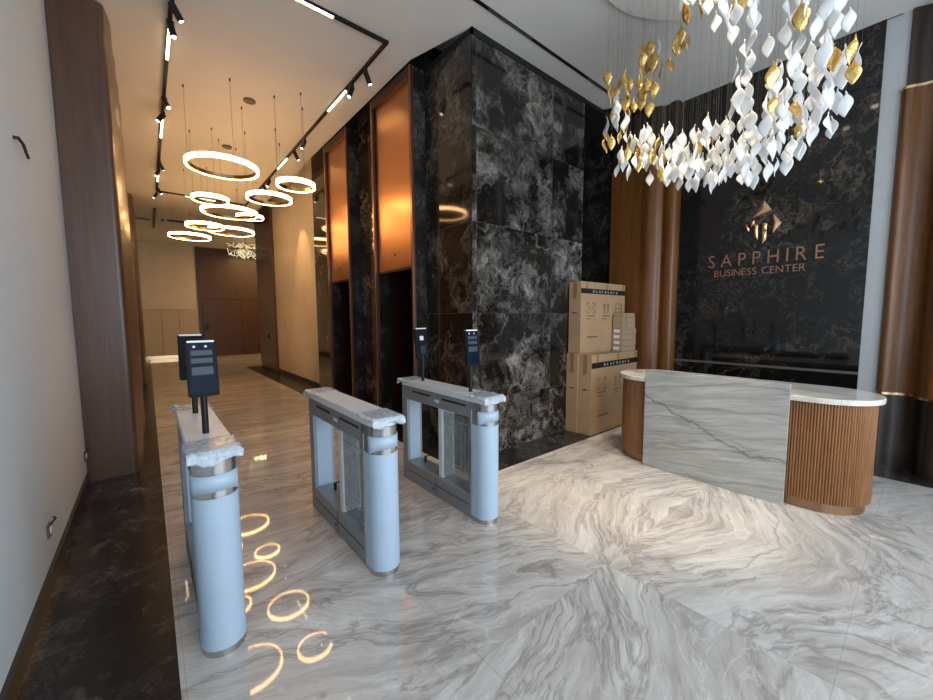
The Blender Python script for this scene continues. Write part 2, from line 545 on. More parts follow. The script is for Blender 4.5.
# walls
structure('wall_left', MB().box((XL - .2, YF, 0), (XL, YB, 5.1)), 'wall_paint', smooth=False, label='pale grey textured wall on the left')
for ya, yb in ((YF, 5.19), (7.9, 8.72), (11.4, 12.27), (15.0, YB - .1)):
    structure('baseboard_left', MB().box((XL, ya, 0), (XL + .02, yb, 0.11)), 'skirting_wood', smooth=False, label='dark brown skirting along the left wall')
structure('wall_back', MB().box((XL - .2, YB, 0), (5.0, YB + .2, 5.1)), 'cream_wallcover', smooth=False, label='cream wall closing the far end of the corridor')
structure('wall_front', MB().box((XL - .2, YF - .2, 4.2), (6.6, YF, 5.1)).box((XL - .2, YF - .2, 0), (XL + .25, YF, 4.2)).box((6.1, YF - .2, 0), (6.6, YF, 4.2)), 'wall_paint', smooth=False)
# lift block: front face and side face as slabs of one solid
lift = structure('wall_lift', MB().box((XM, YW, 0), (4.8, 4.06, 4.56)), 'marble_wall', smooth=False, label='tall dark cloudy marble wall block beside the turnstiles')
structure('wall_lift_side', MB().box((XM - .006, YW + .004, 0), (XM, 4.06, 4.56)), 'marble_lit_side', smooth=False, label='narrow side of the dark marble wall block, warm reflected light painted in as brown')
structure('shadow_gap_strip', MB().box((XM - .008, YW - .008, 4.52), (4.8, YW + .02, HC)).box((XM - .008, YW - .008, 4.52), (XM + .02, 4.06, HC)), 'void_black', smooth=False)  # solid black strip standing in for the shadow gap below the ceiling
structure('wall_pier', MB().box((XM, 5.11, 0), (3.4, 5.97, 4.9)), 'marble_lit_side', smooth=False, label='dark brown marble pier between the two lift portals')
structure('wall_pier', MB().box((XM, 6.94, 0), (3.4, 8.2, 4.9)), 'marble_lit_side', smooth=False, label='dark brown marble wall strip beyond the farther lift portal')
structure('wall_corridor', MB().box((XC, 8.2, 0), (XC + .3, 14.3, 5.0)), 'cream_wallcover', smooth=False, label='warm cream corridor wall beyond the lifts')
structure('baseboard_right', MB().box((XC - .02, 8.2, 0), (XC, 12.25, 0.12)), 'skirting_wood', smooth=False)
structure('wall_far_right', MB().box((4.8, 14.3, 0), (5.0, YB, 5.0)).box((XC + .3, 14.1, 0), (5.0, 14.3, 5.0)), 'cream_wallcover', smooth=False)
structure('baseboard_far', MB().box((4.35, YB - .02, 0), (4.8, YB, .12)), 'skirting_wood', smooth=False)
# reception side wall, the recess beyond the lift block
structure('wall_right', MB().box((XR + .14, YF, 0), (6.6, 4.4, 5.0)), 'wall_paint', smooth=False)
structure('wall_recess', MB().box((4.8, 4.2, 0), (6.6, 4.4, 5.0)).box((5.82, 3.31, 0), (6.1, 4.2, 4.9)), 'marble_border', smooth=False, label='black marble in the recess behind the cartons')
# ceiling: main sheet with a rounded corner by the reception wall; a higher cove beyond its edge
out = [(XL - .2, YF - .2), (6.6, YF - .2), (6.6, -0.2)]
out += [(6.35, 0.02), (6.1, 0.2)] + [(5.94, 0.34)]
out += [(5.94, 2.5)] + arc(5.82, 2.62, .12, 0, 80, 6) + [(5.6, 2.78), (5.4, 2.95), (5.25, 3.18)]
out += [(XM, 3.22), (2.53, 4.03), (2.53, 14.3), (4.9, 14.3), (4.9, YB), (XL - .2, YB)]
structure('ceiling', MB().prism(out, HC, HC + .12), 'ceiling_paint', smooth=False, label='plain plaster ceiling with warm light over the corridor')
structure('recess_shade_slab', MB().box((4.78, 3.19, HC - .05), (6.1, 4.25, HC + .0)), 'void_black', smooth=False)  # black slab added so the top of the recess reads as dark shadow
structure('recess_shade_sheet', MB().box((5.2, 2.4, HC + .125), (6.1, 3.3, HC + .14)), 'void_black', smooth=False)  # black sheet added above the ceiling edge as shade for the open gap
structure('ceiling_cove', MB().box((XL - .3, YF - .2, 5.0), (6.8, YB + .2, 5.1)), 'ceiling_paint', smooth=False)

# ------------------------------------------------------------------ left wooden pilasters
def pilaster(y0, y1, x1, z1, label):
    o = [(XL, y0), (x1 - .05, y0)] + arc(x1 - .05, y0 + .05, .05, -90, 0, 5)
    n = 4
    L = y1 - y0 - .1
    for i in range(n):                                  # gently fluted long side
        c = y0 + .05 + L * (i + .5) / n
        for k in range(1, 9):
            a = k / 9
            o.append((x1 + .035 * math.sin(math.pi * a), y0 + .05 + L * (i + a) / n))
        o.append((x1, y0 + .05 + L * (i + 1) / n))
    o += [(XL, y1)]
    p = MB().prism([(max(q[0], XL + .003), q[1]) for q in o], 0.0, min(z1, HC - .003)).build('wooden_pilaster', 'walnut_pilaster')
    return tag(p, label, 'pilaster', 'walnut pilasters on the left wall')


pilaster(5.19, 7.9, -0.147, HC, 'wide brown wooden pilaster on the left wall, nearest to the camera')
pilaster(8.72, 11.4, -0.20, HC, 'wooden pilaster on the left wall, second one down the corridor')
pilaster(12.27, 15.0, -0.12, HC - .02, 'wooden pilaster on the left wall, farthest down the corridor')
# right corridor pilaster at the end of the cream wall
p = MB().box((XC - .07, 12.26, 0), (XC - .003, 14.28, 4.95)).build('wooden_pilaster', 'walnut_pilaster', bevel=.02)
tag(p, 'dark wooden pilaster closing the cream wall on the right of the corridor', 'pilaster')
h = MB().box((-.02, -.04, -.06), (0, .04, .06)).build('wall_switch', 'black_plastic', loc=(XC - .07, 13.0, 1.05), bevel=.004)
tag(h, 'small dark switch on the corridor pilaster beside the far opening', 'switch')

# ------------------------------------------------------------------ far end: door and cabinets
door = MB().box((1.69, YB - .04, 0), (4.28, YB, HC)).build('door_1', 'dark_door_wood', smooth=False)
tag(door, 'tall dark brown wooden panel door at the far end of the corridor', None, None, 'structure')
MB().box((1.82, YB - .052, .01), (1.835, YB - .04, 2.45)).box((3.25, YB - .052, .01), (3.262, YB - .04, 2.45)).box((1.82, YB - .052, 2.44), (4.2, YB - .04, 2.455)).build('door_leaf_joint', 'void_black', door, smooth=False)
MB().box((1.93, YB - .10, 1.15), (1.99, YB - .04, 1.38)).tube([(1.96, YB - .10, 1.28), (2.10, YB - .10, 1.28)], .015).build('door_handle', 'black_metal', door)
cab = empty('wall_cabinet', (0.75, YB, 0), 0, 'cream built-in cabinet doors low on the far end wall', 'cabinet')
MB().box((-.87, -.05, .14), (.84, 0, 1.98)).build('body', 'ink_brown', cab, bevel=.004)
for i in range(3):
    MB().box((-.86 + i * .567, -.065, .15), (-.86 + (i + 1) * .567 - .012, -.05, 1.97)).build('door', 'cabinet_cream', cab, bevel=.003)
MB().box((-.87, -.07, 0), (.84, 0, .14)).build('plinth', 'gold_trim', cab, bevel=.003)

# ------------------------------------------------------------------ lift portals
def portal(y0, y1, label):
    e = empty('elevator_portal', (XM, y0, 0), 0, label, 'elevator', 'copper lift portals')
    x0 = 2.55 - XM
    L = y1 - y0
    MB().box((x0 + .03, 0, 0), (.0, .10, HC - .02)).build('marble_cheek', 'marble_border', e, smooth=False)
    MB().box((x0 + .03, L - .06, 0), (.0, L, HC - .02)).build('marble_cheek', 'marble_border', e, smooth=False)
    MB().box((x0 - .01, -.005, 0), (x0 + .03, .03, HC - .02)).box((x0 - .01, L - .03, 0), (x0 + .03, L + .005, HC - .02)).build('edge_trim', 'bronze_trim', e, bevel=.004)
    MB().box((x0 - .01, .03, HC - .14), (x0 + .05, L - .03, HC - .02)).build('top_trim', 'reveal_bronze', e, bevel=.004)
    MB().box((x0 + .04, .03, 2.25), (x0 + .07, L - .03, HC - .10)).build('copper_panel', 'copper_brushed', e, smooth=False)
    MB().box((x0 + .04, .03, 2.22), (.55, L - .03, 2.25)).box((.0, L - .06, 0), (.55, L - .03, 2.22)).box((0, .03, 0), (.55, .06, 2.22)).build('reveal', 'reveal_bronze', e, smooth=False)
    MB().box((.5, .06, 0), (.55, L - .06, 2.22)).build('elevator_door', 'elevator_dark', e, smooth=False)
    MB().box((.485, L / 2 - .004, 0), (.5, L / 2 + .004, 2.22)).build('door_seam', 'void_black', e, smooth=False)
    MB().tube([(x0 + .035, L * .5, 2.44), (x0 + .042, L * .5, 2.44)], .018, 12).build('indicator', 'ink_black', e)
    MB().box((.0, -.0, 2.25), (.6, L, 4.9)).build('backing', 'void_black', e, smooth=False)
    return e


portal(4.068, 5.102, 'tall copper lift portal nearest to the marble corner')
portal(5.978, 6.932, 'tall copper lift portal farther down the corridor, before the cream wall')

# ------------------------------------------------------------------ reception wall: black panel, side strips, columns
structure('wall_reception', MB().box((XR, 0.44, 0.0), (XR + .14, 2.345, HC)), 'marble_panel', smooth=False, label='glossy black marble feature wall carrying the bronze sign')
structure('trim_5', MB().box((XR - .002, .44, .955), (XR, 2.345, .985)), 'ceiling_grille', smooth=False)
structure('trim_6', MB().box((XR + .03, 2.345, 0), (XR + .14, 2.6, HC)), 'strip_plaster', smooth=False)
structure('trim_7', MB().box((XR + .03, .26, 0), (XR + .14, 0.44, HC)), 'strip_plaster', smooth=False)


def wave_column(pts, label):
    e = empty('wooden_column', (0, 0, 0), 0, label, 'column', 'waved walnut columns beside the sign wall')
    def ex(d):
        n = len(pts); o = []
        for i, (x, y) in enumerate(pts):
            a = Vector(pts[max(0, i - 1)]); b = Vector(pts[min(n - 1, i + 1)]); q = (b - a).normalized()
            o.append((x + q.y * -d, y + q.x * d))
        return o
    back = [(XR + .14, pts[-1][1]), (XR + .14, pts[0][1])]
    MB().prism(pts + back, .80, 3.83).build('wood_shaft', 'walnut_column', e, sharp=50)
    inner = ex(.03)
    MB().prism(inner + back, 3.855, HC).build('upper_panel', 'dark_base_wood', e, sharp=50)
    MB().prism(inner + back, 0, .775).build('lower_panel', 'dark_base_wood', e, sharp=50)
    o = ex(-.008)
    MB().prism(o + back, 3.83, 3.855).build('upper_band', 'gold_trim', e, sharp=50)
    MB().prism(o + back, .775, .80).build('lower_band', 'gold_trim', e, sharp=50)
    return e


def smooth_pts(ctrl, n=8):
    out_ = []
    for i in range(len(ctrl) - 1):
        p0 = ctrl[max(0, i - 1)]; p1 = ctrl[i]; p2 = ctrl[i + 1]; p3 = ctrl[min(len(ctrl) - 1, i + 2)]
        for k in range(n):
            t_ = k / n
            out_.append(tuple(0.5 * ((2 * b) + (c - a) * t_ + (2 * a - 5 * b + 4 * c - d) * t_ ** 2 + (-a + 3 * b - 3 * c + d) * t_ ** 3)
                              for a, b, c, d in zip(p0, p1, p2, p3)))
    out_.append(ctrl[-1])
    return out_


# left column runs in -y; right column too
wave_column(smooth_pts([(5.74, 3.30), (5.745, 3.0), (5.74, 2.82), (5.72, 2.70), (5.76, 2.60), (5.82, 2.54), (5.79, 2.46), (5.80, 2.38), (5.86, 2.345), (5.95, 2.34)]),
            'waved walnut column between the cartons and the black sign wall')
wave_column(smooth_pts([(6.05, .315), (5.97, .305), (5.90, .26), (5.95, .14), (5.93, .04), (5.80, 0.0), (5.70, -.08), (5.68, -.25), (5.74, -.42), (5.70, -.6), (5.64, -.8), (5.68, -1.0), (5.68, -1.4)]),
            'waved walnut column at the right edge, beyond the reception desk')

# ------------------------------------------------------------------ bronze sign
sign = empty('wall_sign', (XR, 1.36, 2.25), 0, 'bronze raised sign reading SAPPHIRE BUSINESS CENTER with a faceted emblem on black marble', 'sign')
def sign_letter(ch, size, y, z, h, wd):
    me = text_mesh(ch, 1.0, .0, 'letter')
    xs = [v.co.x for v in me.vertices]; ys = [v.co.y for v in me.vertices]
    x0, x1, y0, y1 = min(xs), max(xs), min(ys), max(ys)
    bpy.data.meshes.remove(me)
    me = text_mesh(ch, 1.0, .5, 'letter', bold=-.008)
    for v in me.vertices:
        px = (v.co.x - x0) * wd; pz = (v.co.y) / .7 * h
        dz = (v.co.z + .5) * .018
        v.co = (-dz, (y - px) - 1.36, z + pz - 2.25)
    me.materials.append(M['sign_bronze'])
    o = bpy.data.objects.new('letter', me)
    col.objects.link(o); o.parent = sign
    return (x1 - x0) * wd


def sign_row(txt, y0, y1, z0, z1, h, narrow):
    ws = []
    for ch in txt:
        if ch == ' ':
            ws.append(.25); continue
        me = text_mesh(ch, 1.0, 0, 'letter'); xs = [v.co.x for v in me.vertices]; ws.append(max(xs) - min(xs)); bpy.data.meshes.remove(me)
    k = h / .7 * narrow
    tot = sum(ws) * k
    gap = ((y0 - y1) - tot) / (len(txt) - 1)
    y = y0
    for ch, w_ in zip(txt, ws):
        if ch != ' ':
            f = (y0 - y) / (y0 - y1)
            sign_letter(ch, 1, y, z0 + (z1 - z0) * f, h, k)
        y -= w_ * k + gap


sign_row('SAPPHIRE', 1.945, .785, 2.25, 2.25, .165, 0.80)
sign_row('BUSINESS CENTER', 1.87, .935, 2.125, 2.125, .088, 0.9)


def emblem(name, poly, mat='gold_leaf_sign'):
    """polygon in photo-crop pixels (700 px = 60 px) -> panel plane"""
    vs = []
    for (cx, cy) in poly:
        x = 740 + cx * 60 / 700; y = 190 + cy * 60 / 700
        d = rt * (x - 466.5) / 382.15 + dn * (y - 350) / 382.15 + fw
        k = XR / d.x
        vs.append((d.y * k - 1.36, H + d.z * k - 2.25))
    n = len(vs)
    c = (sum(v[0] for v in vs) / n, sum(v[1] for v in vs) / n)
    V = [(-.0, a, b) for a, b in vs] + [(-.018, a, b) for a, b in vs] + [(-.032, *c)]
    F = [(i, (i + 1) % n, n + (i + 1) % n, n + i) for i in range(n)] + [(n + i, n + (i + 1) % n, 2 * n) for i in range(n)] + [tuple(range(n))]
    MB().add(V, F).build('emblem_facet', mat, sign, smooth=False)


plain('gold_leaf_sign', (0.80, 0.45, 0.23), 0.3, 0.85, var=0.35, scale=40)
emblem('a', [(290, 130), (375, 232), (150, 330)])
emblem('b', [(395, 285), (490, 380), (385, 500)])
emblem('c', [(172, 350), (172, 400), (130, 430), (140, 380)])
emblem('d', [(75, 395), (62, 420), (105, 485), (112, 455)])
emblem('e', [(172, 405), (212, 408), (208, 580), (168, 545)])
emblem('f', [(270, 385), (318, 390), (312, 470), (262, 478)])
emblem('g', [(262, 485), (312, 478), (306, 580), (262, 625)])

# ------------------------------------------------------------------ reception desk
dc = (4.44, 0, 0)
desk = empty('reception_desk', (4.44, 1.26, 0), 0, 'oval walnut reception desk with fluted sides, marble counter and grey marble front slab', 'desk')
RD, y_a, y_b = .35, .545 - 1.26, 1.94 - 1.26


def stadium(r, ya, yb, n=24):
    return [(r * math.cos(a), yb + r * math.sin(a)) for a in [math.pi * i / n for i in range(n + 1)]] + \
           [(r * math.cos(a), ya + r * math.sin(a)) for a in [math.pi + math.pi * i / n for i in range(n + 1)]]


def fluted(r, ya, yb, step=.019, depth=.005):
    base = stadium(r, ya, yb, 60)
    P = []
    n = len(base)
    # resample by arc length
    seg = [(Vector(base[(i + 1) % n]) - Vector(base[i])).length for i in range(n)]
    tot = sum(seg)
    N = int(round(tot / step))
    sub = 5
    pos_, i, acc = 0, 0, 0
    for k in range(N * sub):
        d = tot * k / (N * sub)
        while acc + seg[i] < d:
            acc += seg[i]; i += 1
        a = Vector(base[i]); b = Vector(base[(i + 1) % n])
        q = (b - a).normalized()
        pt = a + q * (d - acc)
        nrm = Vector((q.y, -q.x))
        ph = (k % sub) / sub
        off = depth * abs(math.sin(math.pi * ph)) if k % sub else -depth * .8
        P.append((pt.x + nrm.x * off, pt.y + nrm.y * off))
    return P


MB().prism(fluted(RD - .006, y_a, y_b), .085, .905).build('fluted_body', 'walnut_desk', desk, sharp=60)
MB().prism(stadium(RD - .03, y_a, y_b), 0, .085).build('plinth', 'plinth_bronze', desk)
MB().prism(stadium(RD + .035, y_a, y_b), .905, .95).build('countertop', 'counter_marble', desk, bevel=.006)
MB().box((4.035 - 4.44, .68 - 1.26, 0), (4.066 - 4.44, 1.875 - 1.26, 1.04)).build('front_slab', 'slab_marble', desk, bevel=.003)
MB().box((4.066 - 4.44, .70 - 1.26, .0), (4.10 - 4.44, 1.86 - 1.26, 1.0)).build('slab_backing', 'dark_base_wood', desk, smooth=False)

# ------------------------------------------------------------------ cartons
def carton(x0, y0, z0, L, D, Hh, label, group, marks=True, ends=True):
    e = empty('carton', (x0, y0, z0), 0, label, 'box', group)
    MB().box((0, 0, 0), (L, D, Hh)).build('box_body', 'cardboard', e, bevel=.004)
    # tape over the end and along the top seam
    MB().box((-.0015, D * .35, Hh * .76), (0, D * .65, Hh)).box((-.0015, D * .42, Hh), (L + .001, D * .58, Hh + .0015)).build('tape', 'packing_tape', e, smooth=False)
    MB().box((-.002, D * .32, Hh * .56), (.0, D * .68, Hh * .575)).build('hand_slot', 'ink_black', e, smooth=False)
    if not marks:
        return e
    for fx in (.10, .53, .93):
        MB().box((L * fx, -.0015, Hh * .88), (L * fx + .04, 0, Hh)).build('seam_tape', 'packing_tape', e, smooth=False)
    MB().box((.0, -.002, Hh * .835), (L, 0, Hh * .905)).build('black_band', 'ink_black', e, smooth=False)
    n = 9                                               # unreadable white letters
    for i in range(n):
        b = MB()
        x = L * .24 + i * L * .066
        z = Hh * .85
        hh = Hh * .035
        b.box((x, -.0035, z), (x + .012, -.002, z + hh))
        if i % 3 != 1: b.box((x, -.0035, z + hh - .008), (x + .034, -.002, z + hh))
        if i % 2 == 0: b.box((x + .024, -.0035, z), (x + .036, -.002, z + hh))
        if i % 4 != 3: b.box((x, -.0035, z), (x + .034, -.002, z + .008))
        b.build('band_letter', 'ink_white', e, smooth=False)
    w_, q = .01, -.0015
    for k, fx in enumerate((.12, .46, .76)):            # handling pictograms
        b = MB()
        xa, xb, za, zb = L * fx, L * (fx + .17), Hh * .56, Hh * .71
        if k == 0:
            for (sx, ex_) in ((xa, xa + .07), (xb - .07, xb)):
                b.box((sx, q, za), (ex_, 0, za + w_)); b.box((sx, q, zb - w_), (ex_, 0, zb))
            for sx in (xa, xb - w_):
                b.box((sx, q, za), (sx + w_, 0, za + .05)); b.box((sx, q, zb - .05), (sx + w_, 0, zb))
            b.add([(xa + .05, q, zb - .03), (xa + .06, q, zb - .03), (xa + .08, q, za + .03), (xa + .07, q, za + .03)], [(0, 1, 2, 3)])
            b.add([(xb - .05, q, zb - .03), (xb - .06, q, zb - .03), (xb - .08, q, za + .03), (xb - .07, q, za + .03)], [(0, 1, 2, 3)])
        elif k == 1:
            for sx in (xa + .03, xb - .07):
                b.box((sx, q, za), (sx + w_, 0, zb - .04)); b.box((sx + .03, q, za), (sx + .03 + w_, 0, zb - .04))
                b.add([(sx - .015, q, zb - .04), (sx + .055, q, zb - .04), (sx + .02, q, zb)], [(0, 1, 2)])
        else:
            for dz in (0, .5, 1):
                b.box((xa, q, za + (zb - za - w_) * dz), (xb, 0, za + (zb - za - w_) * dz + w_))
            for sx in (xa + .01, xb - .02):
                b.box((sx, q, za), (sx + w_, 0, zb))
        b.box((xa, q, Hh * .515), (xb, 0, Hh * .53)); b.box((xa, q, Hh * .475), (xa + (xb - xa) * .6, 0, Hh * .485))
        b.build('handling_mark', 'ink_brown', e, smooth=False)
    MB().box((L * .13, q, Hh * .215), (L * .36, 0, Hh * .235)).build('printed_line', 'ink_brown', e, smooth=False)
    return e


carton(4.49, 2.80, 0, 1.24, .195, 1.09, 'large brown carton with black band standing on the floor beside the desk', 'big brown cartons in the corner')
carton(4.47, 3.0, 0, 1.20, .185, 1.10, 'large brown carton on the floor against the marble wall, its wide face hidden', 'big brown cartons in the corner', marks=False)
carton(4.50, 2.99, 1.102, 1.17, .19, .98, 'large brown carton with black band standing on top of the other two', 'big brown cartons in the corner')


def small_box(x0, y0, z0, L, D, Hh, label, white, rz=0):
    e = empty('small_box', (x0, y0, z0), rz, label, 'box', 'small cardboard boxes stacked on the lower carton')
    MB().box((0, 0, 0), (L, D, Hh)).build('box_body', 'cardboard_small', e, bevel=.003)
    MB().box((L * .03, -.001, Hh * .82), (L * .97, 0, Hh * .86)).build('lid_line', 'ink_brown', e, smooth=False)
    if white:
        MB().box((-.0015, D * .3, Hh * .25), (0, D * .85, Hh * .80)).build('paper_label', 'label_white', e, smooth=False)
    else:
        MB().box((L * .2, -.0015, Hh * .2), (L * .32, 0, Hh * .7)).build('tape', 'packing_tape', e, smooth=False)


ords = ['lowest of the four with white labels, on the carton', 'second from below of those with white labels', 'third from below of those with white labels', 'uppermost of those with white labels']
for i in range(4):
    small_box(5.30 + (i % 2) * .008, 2.812, 1.0935 + i * .085, .39, .165, .084, 'small cardboard box, ' + ords[i], True)
for i, (dx, l_) in enumerate(((.0, .37), (.0, .36), (.02, .33))):
    small_box(5.30 + dx, 2.815, 1.0935 + .34 + i * .085, l_, .155, .084 if i < 2 else .05,
              ['plain small box resting on the four boxes with white labels', 'plain small box second from the top of the pile', 'flat small box topping the pile on the carton'][i], False)

# ------------------------------------------------------------------ turnstiles
def crumple(mb_x0, mb_x1, mb_y0, mb_y1, z, lx, ly0, ly1, seed, r=.095):
    """crumpled film lying on a lid end and hanging over its rim"""
    nx, ny = 34, 34
    V, F = [], []
    rnd = random.Random(seed)
    for j in range(ny + 1):
        for i in range(nx + 1):
            u = i / nx; v = j / ny
            x = mb_x0 + (mb_x1 - mb_x0) * u
            y = mb_y0 + (mb_y1 - mb_y0) * v
            edge = max(abs(x) - lx, 0)
            edge = max(edge, ly0 - y, y - ly1, 0)
            nz = noise.noise(Vector((x * 16, y * 22, seed))) * .005 + noise.noise(Vector((x * 50, y * 50, seed + 3))) * .004
            jag = noise.noise(Vector((x * 12 + seed, y * 12, 5.0))) * .5 + .7
            zz = z + .003 + abs(nz) * .8
            if edge > 0:
                zz -= edge * 1.5 * max(.15, jag) - nz * 1.5
                x = math.copysign(min(abs(x), lx + .012 + abs(nz) * 1.2), x)
                if y < ly0: y = max(y, ly0 - .015 - abs(nz) * 1.5)
                if y > ly1: y = min(y, ly1 + .015 + abs(nz) * 1.5)
            V.append((x, y, zz))
    for j in range(ny):
        for i in range(nx):
            a = j * (nx + 1) + i
            F.append((a, a + 1, a + nx + 2, a + nx + 1))
    return MB().add(V, F)


def dshape(r, y1, front=True, n=16):
    """D outline: half round facing -y, straight to y1"""
    return [(r * math.cos(a), r + r * math.sin(a)) for a in [math.pi + math.pi * i / n for i in range(n + 1)]] + [(r, y1), (-r, y1)]


LEN = 1.27


def turnstile(x, y, label, posts, seed, hood='steel_panel'):
    e = empty('turnstile', (x, y, 0), 0, label, 'turnstile', 'metal turnstile cabinets in a row')
    r = .092
    MB().prism(dshape(r, .19), 0, .945).build('near_column', 'steel_brushed', e)
    # blue protective film, wrapped round the near column with a slot left open
    def film(z0, z1):
        o = [(px, py) for px, py in dshape(r + .0035, .165)]
        k = [(px, py - .0035) for px, py in o]
        return MB().prism(k, z0, z1)
    film(.035, .775).build('blue_film', 'blue_film', e)
    # upper film band with a curved lower edge that leaves a lens shaped slot of bare steel
    o = [(px, py - .0035) for px, py in dshape(r + .0035, .165, n=24)]
    V, F = [], []
    n = len(o)
    for i, (px, py) in enumerate(o):
        t_ = max(0, min(1, (py + .02) / .09))
        zb = .776 + .034 * (1 - t_ ** 2)
        if py > .08: zb = .776
        V += [(px, py, zb), (px, py, .885)]
    F = [(2 * i, 2 * (i + 1), 2 * (i + 1) + 1, 2 * i + 1) for i in range(n - 1)]
    fb = MB().add(V, F).build('upper_film_band', 'blue_film', e)
    sm = fb.modifiers.new('thickness', 'SOLIDIFY'); sm.thickness = .002
    # body
    MB().box((-.085, .16, 0), (.085, LEN - .12, .19)).build('base', 'steel_panel', e, bevel=.004)
    MB().box((-.087, .18, .10), (.087, LEN - .14, .106)).box((-.087, .66, .02), (.087, .664, .185)).build('base_groove', 'ink_black', e, smooth=False)
    MB().prism([(-.085, LEN - .13), (.085, LEN - .13), (.085, LEN - .04), (.05, LEN), (-.05, LEN), (-.085, LEN - .04)], 0, .945).build('far_column', 'steel_panel', e, bevel=.004)
    MB().box((-.06, LEN - .135, .2), (.06, LEN - .13, .80)).build('inner_film', 'blue_film', e, smooth=False)
    MB().box((-.0865, .17, .815), (.0865, LEN - .12, .945)).build('hood', hood, e, bevel=.003)
    for s in (-1, 1):
        for ya, yb in ((.24, .56), (.74, 1.03)):
            MB().box((s * .0865 - .002, ya, .895), (s * .0865 + .002, yb, .912)).build('sensor_slot', 'ink_black', e, smooth=False)
        MB().box((s * .0865 - .0015, .60, .86), (s * .0865 + .0015, .67, .885)).build('badge', 'label_white', e, smooth=False)
    lo = dshape(r + .004, LEN - .09)[:-2]
    lid = lo + [(r + .004, LEN - .06), (.05, LEN + .004), (-.05, LEN + .004), (-(r + .004), LEN - .06)]
    MB().prism(lid, .945, 1.0).build('lid', 'steel_lid', e, bevel=.006)
    MB().box((-.07, .585, .19), (.07, .64, .815)).build('centre_post', 'steel_lid', e, bevel=.006)
    MB().box((-.02, .64, .19), (.02, .665, .815)).build('post_seal', 'steel_dark', e)
    # acrylic wings folded inside the body
    for s in (-1, 1):
        g_ = MB().box((s * .055 - .004, .20, .215), (s * .055 + .004, .575, .79)).build('glass_wing', 'wing_glass', e, bevel=.003)
        tr_ = MB()
        for k in (0, .045, .09):
            ya, yb, za, zb = .235 + k, .545 - k, .27 + k, .74 - k
            xx = s * .0605
            for a, b in (((ya, za), (yb, za + .005)), ((ya, zb - .005), (yb, zb)), ((ya, za), (ya + .005, zb)), ((yb - .005, za), (yb, zb))):
                tr_.box((xx - .001, a[0], a[1]), (xx + .001, b[0], b[1]))
        tr_.build('embossed_frame', 'emboss_grey', g_, smooth=False)
    MB().tube([(0.03, LEN - .27, .19), (0.03, LEN - .27, .25)], .012, 10).tube([(0.03, LEN - .27, .245), (0.06, LEN - .3, .26)], .006).build('anchor_bolt', 'black_metal', e)
    for s in (-1, 1):
        MB().tube([(s * .085, .7, .06), (s * .088, .7, .06)], .012, 10).build('lock', 'ink_black', e)
    # crumpled wrapping
    for (ya, yb, sd, l0, l1) in ((-.045, .22, seed, 0.005, 9), (LEN - .20, LEN + .05, seed + 7, -9, LEN - .005)):
        c = crumple(-.114, .114, ya, yb, 1.0, .096, l0, l1, sd).build('plastic_wrap', 'clear_film', e, sharp=80)
        m_ = c.modifiers.new('thickness', 'SOLIDIFY'); m_.thickness = .0015; m_.offset = 1
    for (py, face, rz) in posts:
        MB().tube([(0.0, py, 1.0), (0.0, py, 1.25)], .0155, 16).build('terminal_post', 'black_metal', e)
        w_, hh, th = .067, .143, .012
        zc = 1.357 if face < 0 or seed > 5 else 1.343
        dv_ = MB()
        rr = .012
        pts = []
        for cx, cz, a0 in ((w_ - rr, hh - rr, 0), (-w_ + rr, hh - rr, 90), (-w_ + rr, -hh + rr, 180), (w_ - rr, -hh + rr, 270)):
            pts += [(cx + rr * math.cos(R(a0 + 90 * i / 5)), cz + rr * math.sin(R(a0 + 90 * i / 5))) for i in range(6)]
        nn = len(pts)
        V = [(px, -th, pz) for px, pz in pts] + [(px, th, pz) for px, pz in pts]
        dv_.add(V, [tuple(range(nn)), tuple(range(nn, 2 * nn))] + [(i, (i + 1) % nn, nn + (i + 1) % nn, nn + i) for i in range(nn)])
        d_ = dv_.build('face_terminal', 'black_plastic', e, bevel=.002)
        d_.location = (0, py - .02 * face, zc)
        d_.rotation_euler = (R(-6 * face), 0, R(rz) + (0 if face > 0 else math.pi))
        MB().box((-.056, -th - .0015, -.125), (.056, -th, .135)).build('screen', 'screen_glass', d_, smooth=False)
        b = MB()
        for z0, z1 in ((.07, .095), (.03, .055), (-.03, .01)):
            b.box((-.046, -th - .002, z0), (.046, -th - .0015, z1))
        b.build('screen_image', 'screen_lit', d_, smooth=False)
        MB().tube([(-.03, -th - .003, .115), (-.03, -th, .115)], .006, 12).tube([(.02, -th - .003, .115), (.02, -th, .115)], .006, 12).build('camera_lens', 'steel_lid', d_)
        MB().box((-.058, -th - .003, .136), (.058, th + .001, .146)).build('top_edge', 'white_plastic', d_, smooth=False)
        MB().box((-.02, th, .03), (.02, th + .0015, .07)).build('rear_sticker', 'label_white', d_, smooth=False)
        MB().box((-.03, th, -.10), (.03, th + .012, -.02)).build('bracket', 'black_metal', d_, bevel=.002)
    return e


turnstile(.205, 2.04, 'turnstile nearest the left wall, carrying two black face terminals', [(.36, 1, 3), (.92, -1, -8)], 1)
turnstile(1.085, 2.04, 'middle turnstile without any terminals, wrapped in blue film', [], 5)
turnstile(1.99, 2.06, 'turnstile nearest the marble corner, with two black face terminals', [(.28, 1, 0), (.98, -1, 0)], 11, hood='steel_panel')

